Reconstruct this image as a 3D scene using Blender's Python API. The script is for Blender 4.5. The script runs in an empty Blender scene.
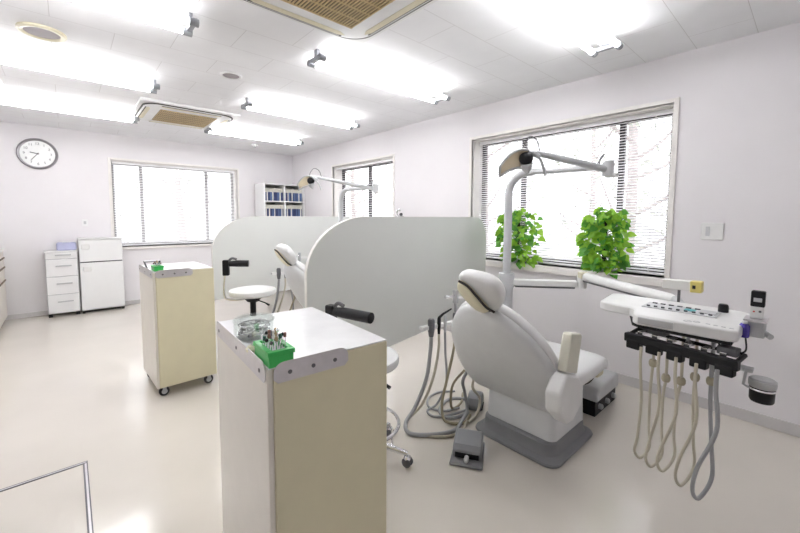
import bpy, bmesh, math, random
from mathutils import Vector, Matrix
random.seed(7)
S = bpy.context.scene
C = S.collection
PI = math.pi

# ------------------------------------------------------------------ materials
MATS = {}
def mat(name, col, rough=.5, metal=0., var=.04, scale=12., bump=0., spec=.5, coat=0.):
    if name in MATS: return MATS[name]
    m = bpy.data.materials.new(name); m.use_nodes = True
    nt = m.node_tree; b = nt.nodes['Principled BSDF']
    tc = nt.nodes.new('ShaderNodeTexCoord')
    nz = nt.nodes.new('ShaderNodeTexNoise'); nz.inputs['Scale'].default_value = scale; nz.inputs['Detail'].default_value = 4
    nt.links.new(tc.outputs['Object'], nz.inputs['Vector'])
    rp = nt.nodes.new('ShaderNodeValToRGB')
    rp.color_ramp.elements[0].position = .3; rp.color_ramp.elements[1].position = .7
    rp.color_ramp.elements[0].color = (*[max(0, c*(1-var)) for c in col], 1)
    rp.color_ramp.elements[1].color = (*[min(1, c*(1+var)) for c in col], 1)
    nt.links.new(nz.outputs['Fac'], rp.inputs['Fac']); nt.links.new(rp.outputs['Color'], b.inputs['Base Color'])
    b.inputs['Roughness'].default_value = rough; b.inputs['Metallic'].default_value = metal
    b.inputs['Specular IOR Level'].default_value = spec
    b.inputs['Coat Weight'].default_value = coat; b.inputs['Coat Roughness'].default_value = .12
    if bump:
        bp = nt.nodes.new('ShaderNodeBump'); bp.inputs['Strength'].default_value = bump; bp.inputs['Distance'].default_value = .003
        n2 = nt.nodes.new('ShaderNodeTexNoise'); n2.inputs['Scale'].default_value = scale*12
        nt.links.new(tc.outputs['Object'], n2.inputs['Vector']); nt.links.new(n2.outputs['Fac'], bp.inputs['Height'])
        nt.links.new(bp.outputs['Normal'], b.inputs['Normal'])
    MATS[name] = m
    return m
def emat(name, col, strength):
    m = bpy.data.materials.new(name); m.use_nodes = True
    b = m.node_tree.nodes['Principled BSDF']
    b.inputs['Base Color'].default_value = (*col, 1)
    b.inputs['Emission Color'].default_value = (*col, 1); b.inputs['Emission Strength'].default_value = strength
    MATS[name] = m
    return m
def glassmat(name, refl=.08, tint=(1, 1, 1), rough=.02):
    m = bpy.data.materials.new(name); m.use_nodes = True
    nt = m.node_tree; nt.nodes.clear()
    o = nt.nodes.new('ShaderNodeOutputMaterial'); mx = nt.nodes.new('ShaderNodeMixShader')
    t = nt.nodes.new('ShaderNodeBsdfTransparent'); g = nt.nodes.new('ShaderNodeBsdfGlossy')
    t.inputs['Color'].default_value = (*tint, 1); g.inputs['Roughness'].default_value = rough
    mx.inputs['Fac'].default_value = refl
    nt.links.new(t.outputs[0], mx.inputs[1]); nt.links.new(g.outputs[0], mx.inputs[2]); nt.links.new(mx.outputs[0], o.inputs[0])
    MATS[name] = m
    return m
def ceilmat():
    m = mat('ceiling_tile', (.86, .858, .875), .9, var=.015, scale=6)
    nt = m.node_tree; b = nt.nodes['Principled BSDF']; old = b.inputs['Base Color'].links[0].from_socket
    tc = nt.nodes.new('ShaderNodeTexCoord'); mp = nt.nodes.new('ShaderNodeMapping')
    mp.inputs['Location'].default_value = (.025, -.005, 0)
    br = nt.nodes.new('ShaderNodeTexBrick'); br.offset = .5
    br.inputs['Scale'].default_value = 1; br.inputs['Brick Width'].default_value = .61; br.inputs['Row Height'].default_value = .305
    br.inputs['Mortar Size'].default_value = .0022; br.inputs['Mortar Smooth'].default_value = .4
    br.inputs['Mortar'].default_value = (.66, .645, .65, 1)
    nt.links.new(tc.outputs['Object'], mp.inputs['Vector']); nt.links.new(mp.outputs[0], br.inputs['Vector'])
    nt.links.new(old, br.inputs['Color1']); nt.links.new(old, br.inputs['Color2'])
    nt.links.new(br.outputs['Color'], b.inputs['Base Color'])
    return m
def leafmat(name, col):
    m = mat(name, col, .38, var=.35, scale=14)
    nt = m.node_tree; b = nt.nodes['Principled BSDF']; o = nt.nodes['Material Output']
    tr = nt.nodes.new('ShaderNodeBsdfTranslucent'); mx = nt.nodes.new('ShaderNodeMixShader'); mx.inputs['Fac'].default_value = .45
    tr.inputs['Color'].default_value = (min(1, col[0]*1.7), min(1, col[1]*1.5), col[2]*1.2, 1)
    nt.links.new(b.outputs[0], mx.inputs[1]); nt.links.new(tr.outputs[0], mx.inputs[2]); nt.links.new(mx.outputs[0], o.inputs['Surface'])
    return m

M_wall = mat('wall_paint', (.83, .805, .822), .85, var=.012, scale=3, bump=.08)
M_ceil = ceilmat()
M_floor = mat('vinyl_floor', (.71, .665, .60), .15, var=.025, scale=2.2, spec=.6, coat=.25)
M_base = mat('baseboard_grey', (.62, .60, .60), .5)
M_trim = mat('window_trim', (.86, .83, .80), .45)
M_dark = mat('dark_aluminium', (.05, .042, .045), .4, .3)
M_slat = mat('blind_slat', (.88, .87, .88), .45)
M_white = mat('white_enamel', (.86, .86, .86), .3, var=.008)
M_offw = mat('offwhite_plastic', (.80, .80, .79), .35)
M_vinyl = mat('white_vinyl', (.80, .80, .80), .38, var=.02)
M_shell = mat('chair_shell', (.67, .68, .69), .35, var=.02)
M_cream = mat('cream_plastic', (.74, .69, .52), .45)
M_cab = mat('cream_laminate', (.74, .685, .485), .32, var=.02)
M_cabl = mat('pale_laminate', (.76, .72, .65), .32, var=.02)
M_top = mat('white_worktop', (.86, .86, .87), .22)
M_steel = mat('brushed_steel', (.60, .58, .60), .32, .75, scale=40)
M_chrome = mat('chrome', (.75, .75, .77), .12, 1.)
M_alu = mat('grey_alu', (.50, .51, .52), .35, .4)
M_black = mat('black_plastic', (.012, .012, .014), .45, spec=.25)
M_grey = mat('mid_grey_plastic', (.23, .235, .245), .45)
M_dgrey = mat('dark_grey_plastic', (.12, .12, .13), .45)
M_lgrey = mat('light_grey_plastic', (.55, .555, .57), .4)
M_part = mat('partition_laminate', (.70, .712, .69), .42, var=.012, scale=4)
M_edge = mat('white_edging', (.86, .85, .82), .4)
M_hose = mat('beige_hose', (.56, .52, .42), .45)
M_hoseg = mat('grey_hose', (.34, .345, .355), .45)
M_bronze = mat('bronze_mesh', (.60, .46, .24), .5)
M_gap = mat('dark_gap', (.05, .045, .04), .8)
M_green = mat('green_plastic', (.045, .50, .10), .35)
M_tube = emat('tube_glow', (.985, .985, .995), 18.)
M_glass = glassmat('window_glass', .06)
M_clear = glassmat('clear_acrylic', .16, (.95, .97, .96))
M_yel = mat('yellow_plastic', (.78, .66, .20), .45)
M_purple = mat('purple_plastic', (.05, .03, .28), .25)
M_refl = mat('warm_reflector', (.85, .74, .55), .25, .3)
M_lav = mat('lavender_cloth', (.50, .52, .72), .85)
M_clockf = mat('clock_face', (.85, .86, .85), .35)
M_clockr = mat('clock_rim', (.30, .29, .30), .3, .6)
M_leaf = leafmat('pothos_leaf', (.27, .52, .06))
M_leaf2 = leafmat('pothos_leaf_shaded', (.10, .32, .05))  # darker copy of the leaf green, shade painted into some leaves
M_stem = mat('plant_stem', (.20, .32, .06), .6)
M_moss = mat('moss_pole', (.03, .022, .018), .9)
M_pot = mat('frosted_pot', (.80, .82, .84), .2)
M_navy = mat('navy_cover', (.035, .055, .16), .5)
M_blue = mat('steel_blue_cover', (.10, .16, .32), .5)
M_paper = mat('paper', (.84, .82, .74), .8)
M_bark = mat('tree_bark', (.50, .45, .44), .9, var=.3)
M_fol = mat('outdoor_leaf', (.5, .53, .45), .7, var=.3)
M_out = mat('outdoor_paving', (.55, .52, .50), .9)
M_red = mat('red_mark', (.6, .05, .05), .5)
M_teal = mat('teal_mark', (.05, .35, .38), .5)
M_inner = mat('shelf_interior', (.70, .68, .66), .6)

# ------------------------------------------------------------------ mesh builder
def V(*a): return Vector(a)
class MB:
    def __init__(s): s.v = []; s.f = []
    def add(s, vs, fs):
        n = len(s.v); s.v += [Vector(q) for q in vs]; s.f += [tuple(i+n for i in q) for q in fs]; return s
    def box(s, x0, x1, y0, y1, z0, z1):
        return s.add([(x0,y0,z0),(x1,y0,z0),(x1,y1,z0),(x0,y1,z0),(x0,y0,z1),(x1,y0,z1),(x1,y1,z1),(x0,y1,z1)],
                     [(3,2,1,0),(4,5,6,7),(0,1,5,4),(1,2,6,5),(2,3,7,6),(3,0,4,7)])
    def obox(s, c, ax, hx, hy, hz, up=(0,0,1)):   # box along axis ax with half sizes
        ax = Vector(ax).normalized(); up = Vector(up); b = up.cross(ax).normalized(); u = ax.cross(b); c = Vector(c)
        P = [c+ax*i*hx+b*j*hy+u*k*hz for k in (-1,1) for i,j in ((-1,-1),(1,-1),(1,1),(-1,1))]
        return s.add(P, [(3,2,1,0),(4,5,6,7),(0,1,5,4),(1,2,6,5),(2,3,7,6),(3,0,4,7)])
    def rings(s, R, closed=True, cap=True):
        n = len(R[0]); vs = [p for r in R for p in r]; fs = []
        for i in range(len(R)-1):
            for j in range(n):
                k = (j+1) % n
                fs.append((i*n+j, i*n+k, (i+1)*n+k, (i+1)*n+j))
        if cap: fs.append(tuple(range(n))[::-1]); fs.append(tuple((len(R)-1)*n+j for j in range(n)))
        return s.add(vs, fs)
    def tube(s, pts, r, seg=10):
        pts = [Vector(p) for p in pts]; R = []; rr = r if isinstance(r, (list, tuple)) else [r]*len(pts)
        t0 = (pts[1]-pts[0]).normalized(); ref = V(0,0,1) if abs(t0.z) < .9 else V(1,0,0)
        u = t0.cross(ref).normalized()
        for i, p in enumerate(pts):
            t = (pts[min(i+1, len(pts)-1)]-pts[max(i-1, 0)]).normalized()
            u = (u - t*u.dot(t)).normalized(); w = t.cross(u)
            R.append([p+(u*math.cos(2*PI*k/seg)+w*math.sin(2*PI*k/seg))*rr[i] for k in range(seg)])
        return s.rings(R)
    def cyl(s, p0, p1, r, seg=20): return s.tube([p0, p1], r, seg)
    def lathe(s, prof, c=(0,0,0), seg=28, axis='z'):
        c = Vector(c); R = []
        for r, z in prof:
            ring = []
            for k in range(seg):
                a = 2*PI*k/seg; x, y = r*math.cos(a), r*math.sin(a)
                q = {'z': V(x, y, z), 'y': V(y, z, x), 'x': V(z, x, y)}[axis]
                ring.append(c+q)
            R.append(ring)
        if prof[0][0] > .004 and prof[-1][0] > .004: return s.rings(R+[R[0]], cap=False)
        return s.rings(R)
    def prism(s, poly, lo, hi, axis='z'):
        def q(a, b, t): return {'z': (a,b,t), 'y': (a,t,b), 'x': (t,a,b)}[axis]
        return s.rings([[q(a,b,lo) for a,b in poly], [q(a,b,hi) for a,b in poly]])
    def ball(s, c, r, seg=14, sc=(1,1,1)):
        c = Vector(c); R = []
        for i in range(1, seg//2):
            a = PI*i/(seg//2)
            R.append([c+V(math.sin(a)*math.cos(2*PI*k/seg)*r*sc[0], math.sin(a)*math.sin(2*PI*k/seg)*r*sc[1], -math.cos(a)*r*sc[2]) for k in range(seg)])
        return s.rings(R)
    def torus(s, c, R_, r, n=36, seg=8, axis='z'):
        c = Vector(c); pts = []
        RR = []
        for i in range(n):
            a = 2*PI*i/n; ring = []
            for k in range(seg):
                b = 2*PI*k/seg; rad = R_+r*math.cos(b); x, y, z = rad*math.cos(a), rad*math.sin(a), r*math.sin(b)
                ring.append(c+{'z': V(x,y,z), 'y': V(x,z,y), 'x': V(z,x,y)}[axis])
            RR.append(ring)
        RR.append(RR[0])
        return s.rings(RR, cap=False)
    def build(s, name, m, parent=None, bevel=0., seg=2, sharp=35, sub=0):
        me = bpy.data.meshes.new(name)
        off = Vector(parent.get('_o', (0,0,0))) if parent else V(0,0,0)
        me.from_pydata([tuple(p-off) for p in s.v], [], s.f)
        bm = bmesh.new(); bm.from_mesh(me); bmesh.ops.recalc_face_normals(bm, faces=bm.faces); bm.to_mesh(me); bm.free()
        me.materials.append(m)
        for p in me.polygons: p.use_smooth = True
        me.set_sharp_from_angle(angle=math.radians(sharp))
        o = bpy.data.objects.new(name, me); C.objects.link(o)
        if parent:
            o.parent = parent
            if parent.get('_o') is not None: o['_o'] = tuple(off)
        if bevel:
            b = o.modifiers.new('bevel', 'BEVEL'); b.width = bevel; b.segments = seg; b.limit_method = 'ANGLE'; b.angle_limit = math.radians(40)
            b.harden_normals = True
        if sub:
            d = o.modifiers.new('subd', 'SUBSURF'); d.levels = sub; d.render_levels = sub
        return o

def spline(pts, n=8):
    P = [Vector(p) for p in pts]; P = [P[0]*2-P[1]]+P+[P[-1]*2-P[-2]]; out = []
    for i in range(1, len(P)-2):
        for k in range(n):
            t = k/n; a, b, c, d = P[i-1], P[i], P[i+1], P[i+2]
            out.append(.5*((2*b)+(c-a)*t+(2*a-5*b+4*c-d)*t*t+(3*b-a-3*c+d)*t**3))
    out.append(P[-2]); return out

def tag(o, label, cat, group=None):
    o['label'] = label; o['category'] = cat
    if group: o['group'] = group
    return o
def thing(name, label, cat, loc=(0,0,0), rotz=0, group=None, world=False):
    o = bpy.data.objects.new(name, None); C.objects.link(o); o.location = loc; o.rotation_euler = (0,0,rotz)
    o.empty_display_size = .1
    if world: o['_o'] = tuple(loc)          # parts are written in room coordinates
    return tag(o, label, cat, group)
def struct(o): o['kind'] = 'structure'; return o
def dup(root, dloc, label=None, group=None):
    r = root.copy(); C.objects.link(r); r.location = Vector(root.location)+Vector(dloc)
    if label: r['label'] = label
    if group: r['group'] = group
    for ch in list(root.children):
        c = ch.copy(); C.objects.link(c); c.parent = r
        for g in list(ch.children):
            d = g.copy(); C.objects.link(d); d.parent = c
    return r

# ------------------------------------------------------------------ room
XR, YB, H = 3.28, 6.80, 2.49
XL, YF = -1.25, -1.3
WT = .24
struct(MB().box(XL-.2, XR+.3, YF-.2, YB+.3, -.1, 0).build('floor', M_floor))
struct(MB().box(XL-.2, XR+.3, YF-.2, YB+.3, H, H+.1).build('ceiling', M_ceil))
W1 = (.725, 2.51, .885, 2.155); W2 = (3.81, 5.32, .83, 2.135); WB = (.50, 2.25, .865, 2.13)
def wall_run(name, rects):
    for q in rects: struct(MB().box(*q).build(name, M_wall))
def cells(a0, a1, holes):
    out = []; e = sorted({a0, a1, *[h[0] for h in holes], *[h[1] for h in holes]})
    for a, b in zip(e, e[1:]):
        hs = [h for h in holes if h[0] <= a and h[1] >= b]
        out += [(a, b, 0, hs[0][2]), (a, b, hs[0][3], H)] if hs else [(a, b, 0, H)]
    return out
wall_run('wall_right', [(XR, XR+WT, a, b, c, d) for a, b, c, d in cells(YF, YB+WT, [W1, W2])])
wall_run('wall_back', [(a, b, YB, YB+WT, c, d) for a, b, c, d in cells(XL, XR, [WB])])
struct(MB().box(XL-.15, XL, YF, YB+WT, 0, H).build('wall_left', M_wall))
struct(MB().box(XL, XR, YF-.15, YF, 0, H).build('wall_front', M_wall))
struct(MB().box(XR-.012, XR, YF, YB, 0, .075).build('baseboard_right', M_base, bevel=.003))
struct(MB().box(XL, XR-.012, YB-.012, YB, 0, .06).build('baseboard_back', M_base, bevel=.003))

# windows: a frame on the wall face, dark sashes and glass near the outer face
def window(idx, w, axis, mull, trimw=.03):
    a0, a1, z0, z1 = w
    f = XR if axis == 'x' else YB
    def bx(m, d0, d1, b0, b1, c0, c1):
        return m.box(d0, d1, b0, b1, c0, c1) if axis == 'x' else m.box(b0, b1, d0, d1, c0, c1)
    root = MB()
    for q in ((a0-trimw, a0, z0, z1+trimw), (a1, a1+trimw, z0, z1+trimw), (a0, a1, z1, z1+trimw)): bx(root, f-.012, f+.02, *q)
    win = struct(root.build('window_%d' % idx, M_trim, bevel=.003))
    bx(MB(), f-.035, f+.17, a0-trimw-.005, a1+trimw+.005, z0-(.062 if idx == 1 else .035), z0).build('sill', M_trim, win, bevel=.004)
    li = MB(); bx(li, f+.02, f+.17, a0, a0+.012, z0, z1); bx(li, f+.02, f+.17, a1-.012, a1, z0, z1); bx(li, f+.02, f+.17, a0+.012, a1-.012, z1-.012, z1)
    li.build('reveal_lining', M_trim, win)
    s = MB(); g0, g1 = f+.17, f+.21
    bx(s, g0, g1, a0, a0+.05, z0, z1); bx(s, g0, g1, a1-.05, a1, z0, z1); bx(s, g0, g1, a0+.05, a1-.05, z0, z0+.06); bx(s, g0, g1, a0+.05, a1-.05, z1-.05, z1)
    for c in mull: bx(s, g0, g1, c-.022, c+.022, z0+.06, z1-.05)
    s.build('sash_frame', M_dark, win, bevel=.003)
    bx(MB(), f+.188, f+.192, a0+.05, a1-.05, z0+.06, z1-.05).build('pane', M_glass, win)
    return win
window(1, W1, 'x', (1.11, 2.0)); window(2, W2, 'x', (4.56,)); window(3, WB, 'y', (.88, 1.80))

def blind(name, label, w, axis, depth, pitch, tilt, zbot):
    a0, a1, z0, z1 = w; a0 += .02; a1 -= .02
    f = (XR if axis == 'x' else YB)+depth
    loc = (f, (a0+a1)/2, z1) if axis == 'x' else ((a0+a1)/2, f, z1)
    t = thing(name, label, 'blind', loc, group='white venetian blinds', world=True)
    def P(d, b, c): return (f+d, b, c) if axis == 'x' else (b, f+d, c)
    def bx(m, d0, d1, b0, b1, c0, c1):
        return m.box(f+d0, f+d1, b0, b1, c0, c1) if axis == 'x' else m.box(b0, b1, f+d0, f+d1, c0, c1)
    bx(MB(), -.014, .014, a0, a1, z1-.045, z1-.013).build('headrail', M_slat, t, bevel=.002)
    m = MB(); z = z1-.06; ct, st = math.cos(tilt), math.sin(tilt)
    while z > zbot+.014:
        pr = [(-.0125, 0), (0, .0022), (.0125, 0), (.0125, -.0007), (0, .0015), (-.0125, -.0007)]
        pr = [(x*ct-y*st, x*st+y*ct) for x, y in pr]
        m.rings([[P(x, a0, z+y) for x, y in pr], [P(x, a1, z+y) for x, y in pr]]); z -= pitch
    m.build('slats', M_slat, t, sharp=60)
    zbot = z+pitch-.014
    bx(MB(), -.012, .012, a0, a1, zbot, zbot+.009).build('bottom_rail', M_slat, t, bevel=.002)
    n = 4
    for k in range(n):
        b = a0+.12+(a1-a0-.24)*k/(n-1)
        cm = MB()
        for d in (-.0135, .0135): cm.tube([P(d, b, z1-.045), P(d, b, zbot+.006)], .0011, 5)
        cm.build('ladder_cord', M_slat, t)
    return t
blind('venetian_blind', 'wide white venetian blind behind the two climbing plants', W1, 'x', .115, .0225, math.radians(27), .887)
blind('venetian_blind', 'white venetian blind in the narrow window beyond the partitions on the right wall', W2, 'x', .06, .034, math.radians(16), .838)
blind('venetian_blind', 'white venetian blind in the back wall window beside the fridge', WB, 'y', .07, .025, math.radians(38), .872)

# floor hatch
t = thing('floor_hatch', 'metal edged access hatch in the floor at the lower left', 'floor hatch', (-.45, 2.1, 0), world=True)
MB().box(-.90, .0, 1.66, 2.538, 0, .0015).build('lid', M_floor, t)
m = MB(); m.box(-.92, .022, 2.545, 2.553, 0, .003); m.box(-.92, .022, 2.562, 2.567, 0, .003); m.box(.006, .013, 1.64, 2.545, 0, .003); m.box(.021, .026, 1.64, 2.567, 0, .003)
m.build('frame', M_dgrey, t)
m = MB(); m.box(-.92, .022, 2.553, 2.562, 0, .0025); m.box(.013, .021, 1.64, 2.562, 0, .0025); m.build('frame_channel', M_steel, t)

# ------------------------------------------------------------------ ceiling fittings
def lamp(x0, x1, y, label):
    t = thing('ceiling_lamp', label, 'ceiling light', ((x0+x1)/2, y, H), group='twin tube fluorescent ceiling lights', world=True)
    MB().box(x0+.03, x1-.03, y-.03, y+.03, H-.05, H).build('batten', M_white, t, bevel=.006)
    for e, sgn in ((x0, 1), (x1, -1)):
        m = MB(); m.box(min(e+.01*sgn, e+.045*sgn), max(e+.01*sgn, e+.045*sgn), y-.022, y+.022, H-.055, H)
        m.box(min(e, e+.03*sgn), max(e, e+.03*sgn), y-.085, y+.085, H-.078, H-.052)
        br = m.build('end_bracket', mat('bracket_grey', (.30, .31, .33), .35, .4), t, bevel=.004)
        for s in (-1, 1):
            MB().cyl((e-.004*sgn, y+s*.075, H-.075), (e+.045*sgn, y+s*.075, H-.075), .022, 14).build('lamp_holder', MATS['bracket_grey'], br)
    for s in (-1, 1):
        MB().cyl((x0+.045, y+s*.075, H-.075), (x1-.045, y+s*.075, H-.075), .0155, 14).build('fluorescent_tube', M_tube, t)
LAMPS = [(1.33, 2.66, 2.39, 'lit twin tube ceiling light just beyond the large air conditioner, right of it'),
 (1.36, 2.66, .97, 'lit twin tube ceiling light at the top edge, nearest the large window'),
 (1.35, 2.66, 3.80, 'lit twin tube ceiling light between the small grey speaker and the narrow right window'),
 (1.37, 2.66, 5.22, 'lit twin tube ceiling light farthest from view, right of the small air conditioner'),
 (-.72, .60, 2.47, 'lit twin tube ceiling light cut by the top left edge, beside the beige speaker'),
 (-.72, .63, 3.84, 'lit twin tube ceiling light at the left edge beyond the beige round speaker'),
 (-.72, .655, 5.24, 'lit twin tube ceiling light at the left edge above the round wall clock')]
for a in LAMPS: lamp(*a)

def aircon(cx, cy, label, h=.475):
    t = thing('ceiling_air_conditioner', label, 'air conditioner', (cx, cy, H), group='ceiling cassette air conditioners')
    def rr(r, n=8, cr=.15):
        o = []
        for sx, sy, a0 in ((1,1,0), (-1,1,PI/2), (-1,-1,PI), (1,-1,3*PI/2)):
            for k in range(n+1):
                a = a0+PI/2*k/n; o.append((sx*(r-cr)+cr*math.cos(a), sy*(r-cr)+cr*math.sin(a)))
        return o
    MB().box(-h, h, -h, h, -.028, 0).build('outer_panel', M_offw, t, bevel=.006)
    m = MB(); m.rings([[(x, y, -.028) for x, y in rr(h-.035)], [(x, y, -.036) for x, y in rr(h-.037)]]); m.build('shadow_gap', M_gap, t)
    m = MB(); m.rings([[(x, y, -.03) for x, y in rr(h-.045)], [(x, y, -.040) for x, y in rr(h-.050)], [(x, y, -.044) for x, y in rr(h-.085)]]); m.build('inner_panel', M_offw, t)
    for k in range(4):
        a = k*PI/2; R = Matrix.Rotation(a, 3, 'Z'); L = h-.22; r0 = h-.112; r1 = h-.072
        sl = MB(); P = [(-L-.04, r0+.02), (-L, r0), (L, r0), (L+.04, r0+.02), (L, r1), (-L, r1)]
        sl.rings([[R @ V(x, y, -.041) for x, y in P], [R @ V(x, y, -.0465) for x, y in P]])
        o = sl.build('louvre_flap', M_cream, t)
        MB().rings([[R @ V(x, y, -.040) for x, y in ((-L-.03, r1), (L+.03, r1), (L+.03, r1+.007), (-L-.03, r1+.007))], [R @ V(x, y, -.0455) for x, y in ((-L-.03, r1), (L+.03, r1), (L+.03, r1+.007), (-L-.03, r1+.007))]]).build('air_slot', M_gap, o)
    g = h-.20
    MB().box(-g, g, -g, g, -.0465, -.04).build('grille_backing', M_gap, t)
    m = MB(); n = 30
    for k in range(n):
        x = -g+.006+(2*g-.012)*k/(n-1); m.box(x-.0045, x+.0045, -g, g, -.052, -.0465)
    for k in range(7):
        y = -g+2*g*k/6; m.box(-g, g, y-.004, y+.004, -.0525, -.047)
    m.build('intake_grille', M_bronze, t)
    return t
aircon(1.03, 1.62, 'large square ceiling air conditioner with bronze grille at the top edge')
aircon(1.06, 4.93, 'distant square ceiling air conditioner between rows of lamps near the back wall')

t = thing('ceiling_speaker', 'round grey mesh ceiling speaker with beige rim at upper left', 'speaker', (-.065, 3.33, H))
MB().lathe([(.085, 0), (.118, 0), (.118, -.012), (.105, -.018), (.088, -.014)]).build('rim', M_cream, t)
MB().lathe([(.001, -.010), (.05, -.0115), (.09, -.010), (.09, -.002), (.001, -.002)]).build('mesh_grille', mat('speaker_grey', (.36, .33, .34), .7), t)
t = thing('ceiling_speaker', 'small round grey ceiling fitting with white rim beside the second lamp row', 'speaker', (1.06, 3.28, H))
MB().lathe([(.062, 0), (.085, 0), (.085, -.01), (.075, -.014), (.064, -.011)]).build('rim', M_white, t)
MB().lathe([(.001, -.008), (.066, -.008), (.066, -.002), (.001, -.002)]).build('mesh_grille', MATS['speaker_grey'], t)
t = thing('smoke_detector', 'tiny white smoke detector on the ceiling near the back right corner', 'smoke detector', (2.34, 6.18, H))
MB().lathe([(.001, 0), (.055, 0), (.05, -.02), (.001, -.03)]).build('base', M_offw, t)
MB().lathe([(.001, -.025), (.022, -.025), (.018, -.04), (.001, -.042)]).build('sensor_head', M_alu, t)
t = thing('ceiling_strip', 'short white strip on the ceiling between the two left lamps', 'conduit', (-.38, 4.7, H))  # thin white bar lying flat against the ceiling
m = MB(); m.box(-.012, .012, -.27, .27, -.012, 0); m.build('strip', M_white, t, bevel=.003)
MB().box(-.02, .02, .25, .29, -.02, 0).build('clip', M_white, t, bevel=.003)

# ------------------------------------------------------------------ wall fittings
t = thing('wall_clock', 'round white wall clock with dark grey rim on the back wall', 'clock', (-.245, YB, 2.125))
MB().lathe([(.165, 0), (.197, 0), (.197, -.03), (.187, -.042), (.175, -.038), (.168, -.02)], axis='y', seg=40).build('rim', M_clockr, t)
MB().lathe([(.001, -.018), (.17, -.018), (.17, -.002), (.001, -.002)], axis='y', seg=40).build('dial', M_clockf, t)
FONT = None
for h in range(1, 13):
    a = 2*PI*h/12; cu = bpy.data.curves.new('numeral', 'FONT'); cu.body = str(h); cu.size = .042; cu.align_x = 'CENTER'; cu.align_y = 'CENTER'; cu.extrude = .0008
    tmp = bpy.data.objects.new('tmp', cu); C.objects.link(tmp)
    bpy.context.view_layer.update()
    me = bpy.data.meshes.new_from_object(tmp.evaluated_get(bpy.context.evaluated_depsgraph_get())); bpy.data.objects.remove(tmp)
    me.transform(Matrix.Translation((.128*math.sin(a), -.0195, .128*math.cos(a))) @ Matrix.Rotation(PI/2, 4, 'X'))
    me.materials.clear(); me.materials.append(M_dgrey)
    o = bpy.data.objects.new('numeral', me); C.objects.link(o); o.parent = t
def hand(a, L, w, nm):
    d = V(math.sin(a), 0, math.cos(a)); MB().obox(V(0, -.023, 0)+d*(L*.42), d, L*.58, w, .0012, up=(0,1,0)).build(nm, M_black, t)
hand(math.radians(282), .075, .0045, 'hour_hand'); hand(math.radians(218), .105, .003, 'minute_hand')
MB().lathe([(.001, -.03), (.008, -.03), (.008, -.018), (.001, -.018)], axis='y').build('hub', M_black, t)

t = thing('light_switch', 'white wall switch plate right of the large window', 'switch', (XR, .472, 1.241))
MB().box(-.009, 0, -.06, .06, -.058, .058).build('plate', M_offw, t, bevel=.004)
MB().box(-.012, -.009, .012, .034, -.032, .032).build('rocker', M_lgrey, t, bevel=.001)
t = thing('wall_socket', 'small white socket plate on the back wall above the drawer unit and fridge', 'socket', (.185, YB, 1.23))
MB().box(-.032, .032, -.008, 0, -.05, .05).build('plate', M_white, t, bevel=.003)
MB().box(-.014, .014, -.011, -.008, -.02, .02).build('outlet', M_lgrey, t, bevel=.001)

# ------------------------------------------------------------------ partitions
def panel(name, label, y, x0, x1, zl, zr, legs):
    pts = [(x0, zl)]
    rx, rz, zt = .50, .40, 1.328
    n = 18
    for k in range(n+1):
        a = PI-PI/2*k/n; pts.append((x0+rx+rx*math.cos(a), zt-rz+rz*math.sin(a)))
    ex, ez = .16, .26
    for k in range(11):
        a = PI/2-PI/2*k/10; pts.append((x1-ex+ex*math.cos(a), zt-ez+ez*math.sin(a)))
    pts += [(x1, zr)]
    t = thing(name, label, 'partition', ((x0+x1)/2, y, 0), group='grey office partitions', world=True)
    MB().prism(pts, y-.014, y+.014, 'y').build('board', M_part, t, sharp=50)
    # edging band around the outline
    c = V((x0+x1)/2, 0, .8); R = []
    P = pts
    for i, (x, z) in enumerate(P):
        a, b = Vector(P[i-1] if i else P[0]), Vector(P[(i+1) if i+1 < len(P) else i])
        tn = (b-a).normalized(); nn = Vector((-tn.y, tn.x))
        if i == 0: nn = Vector((-1, 0))
        if i == len(P)-1: nn = Vector((1, 0))
        R.append([(x, y-.0155, z), (x+nn.x*.004, y-.0155, z+nn.y*.004), (x+nn.x*.004, y+.0155, z+nn.y*.004), (x, y+.0155, z)])
    MB().rings(R).build('edging', M_edge, t, sharp=50)
    for lx in legs:
        zb = zl+(zr-zl)*(lx-x0)/(x1-x0)
        m = MB(); m.cyl((lx, y, 0.012), (lx, y, zb+.02), .016); lg = m.build('leg', M_alu, t)
        MB().box(lx-.03, lx+.03, y-.15, y+.15, 0, .012).build('foot_plate', M_alu, lg, bevel=.003)
    return t
panel('partition', 'pale grey rounded partition behind the nearer dental chair', 2.27, 1.183, 3.20, .20, .42, (1.45, 3.15))
p2 = panel('partition', 'pale grey rounded partition behind the far stool', 4.56, 1.215, 3.20, .37, .37, (2.6, 3.15))
t = thing('partition_hook', 'small chrome hook on the top edge of the nearer partition', 'hook', (2.02, 2.27, 1.332))
MB().box(-.03, .03, -.02, .02, 0, .008).build('clip', M_chrome, t, bevel=.002)
MB().tube(spline([(.0,0,.006), (-.02,0,.02), (-.022,0,.045), (0,0,.06), (.012,0,.045)]), .006).build('hook_arm', M_chrome, t)
MB().ball((.02, 0, .018), .014).build('knob', M_dgrey, t)

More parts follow.
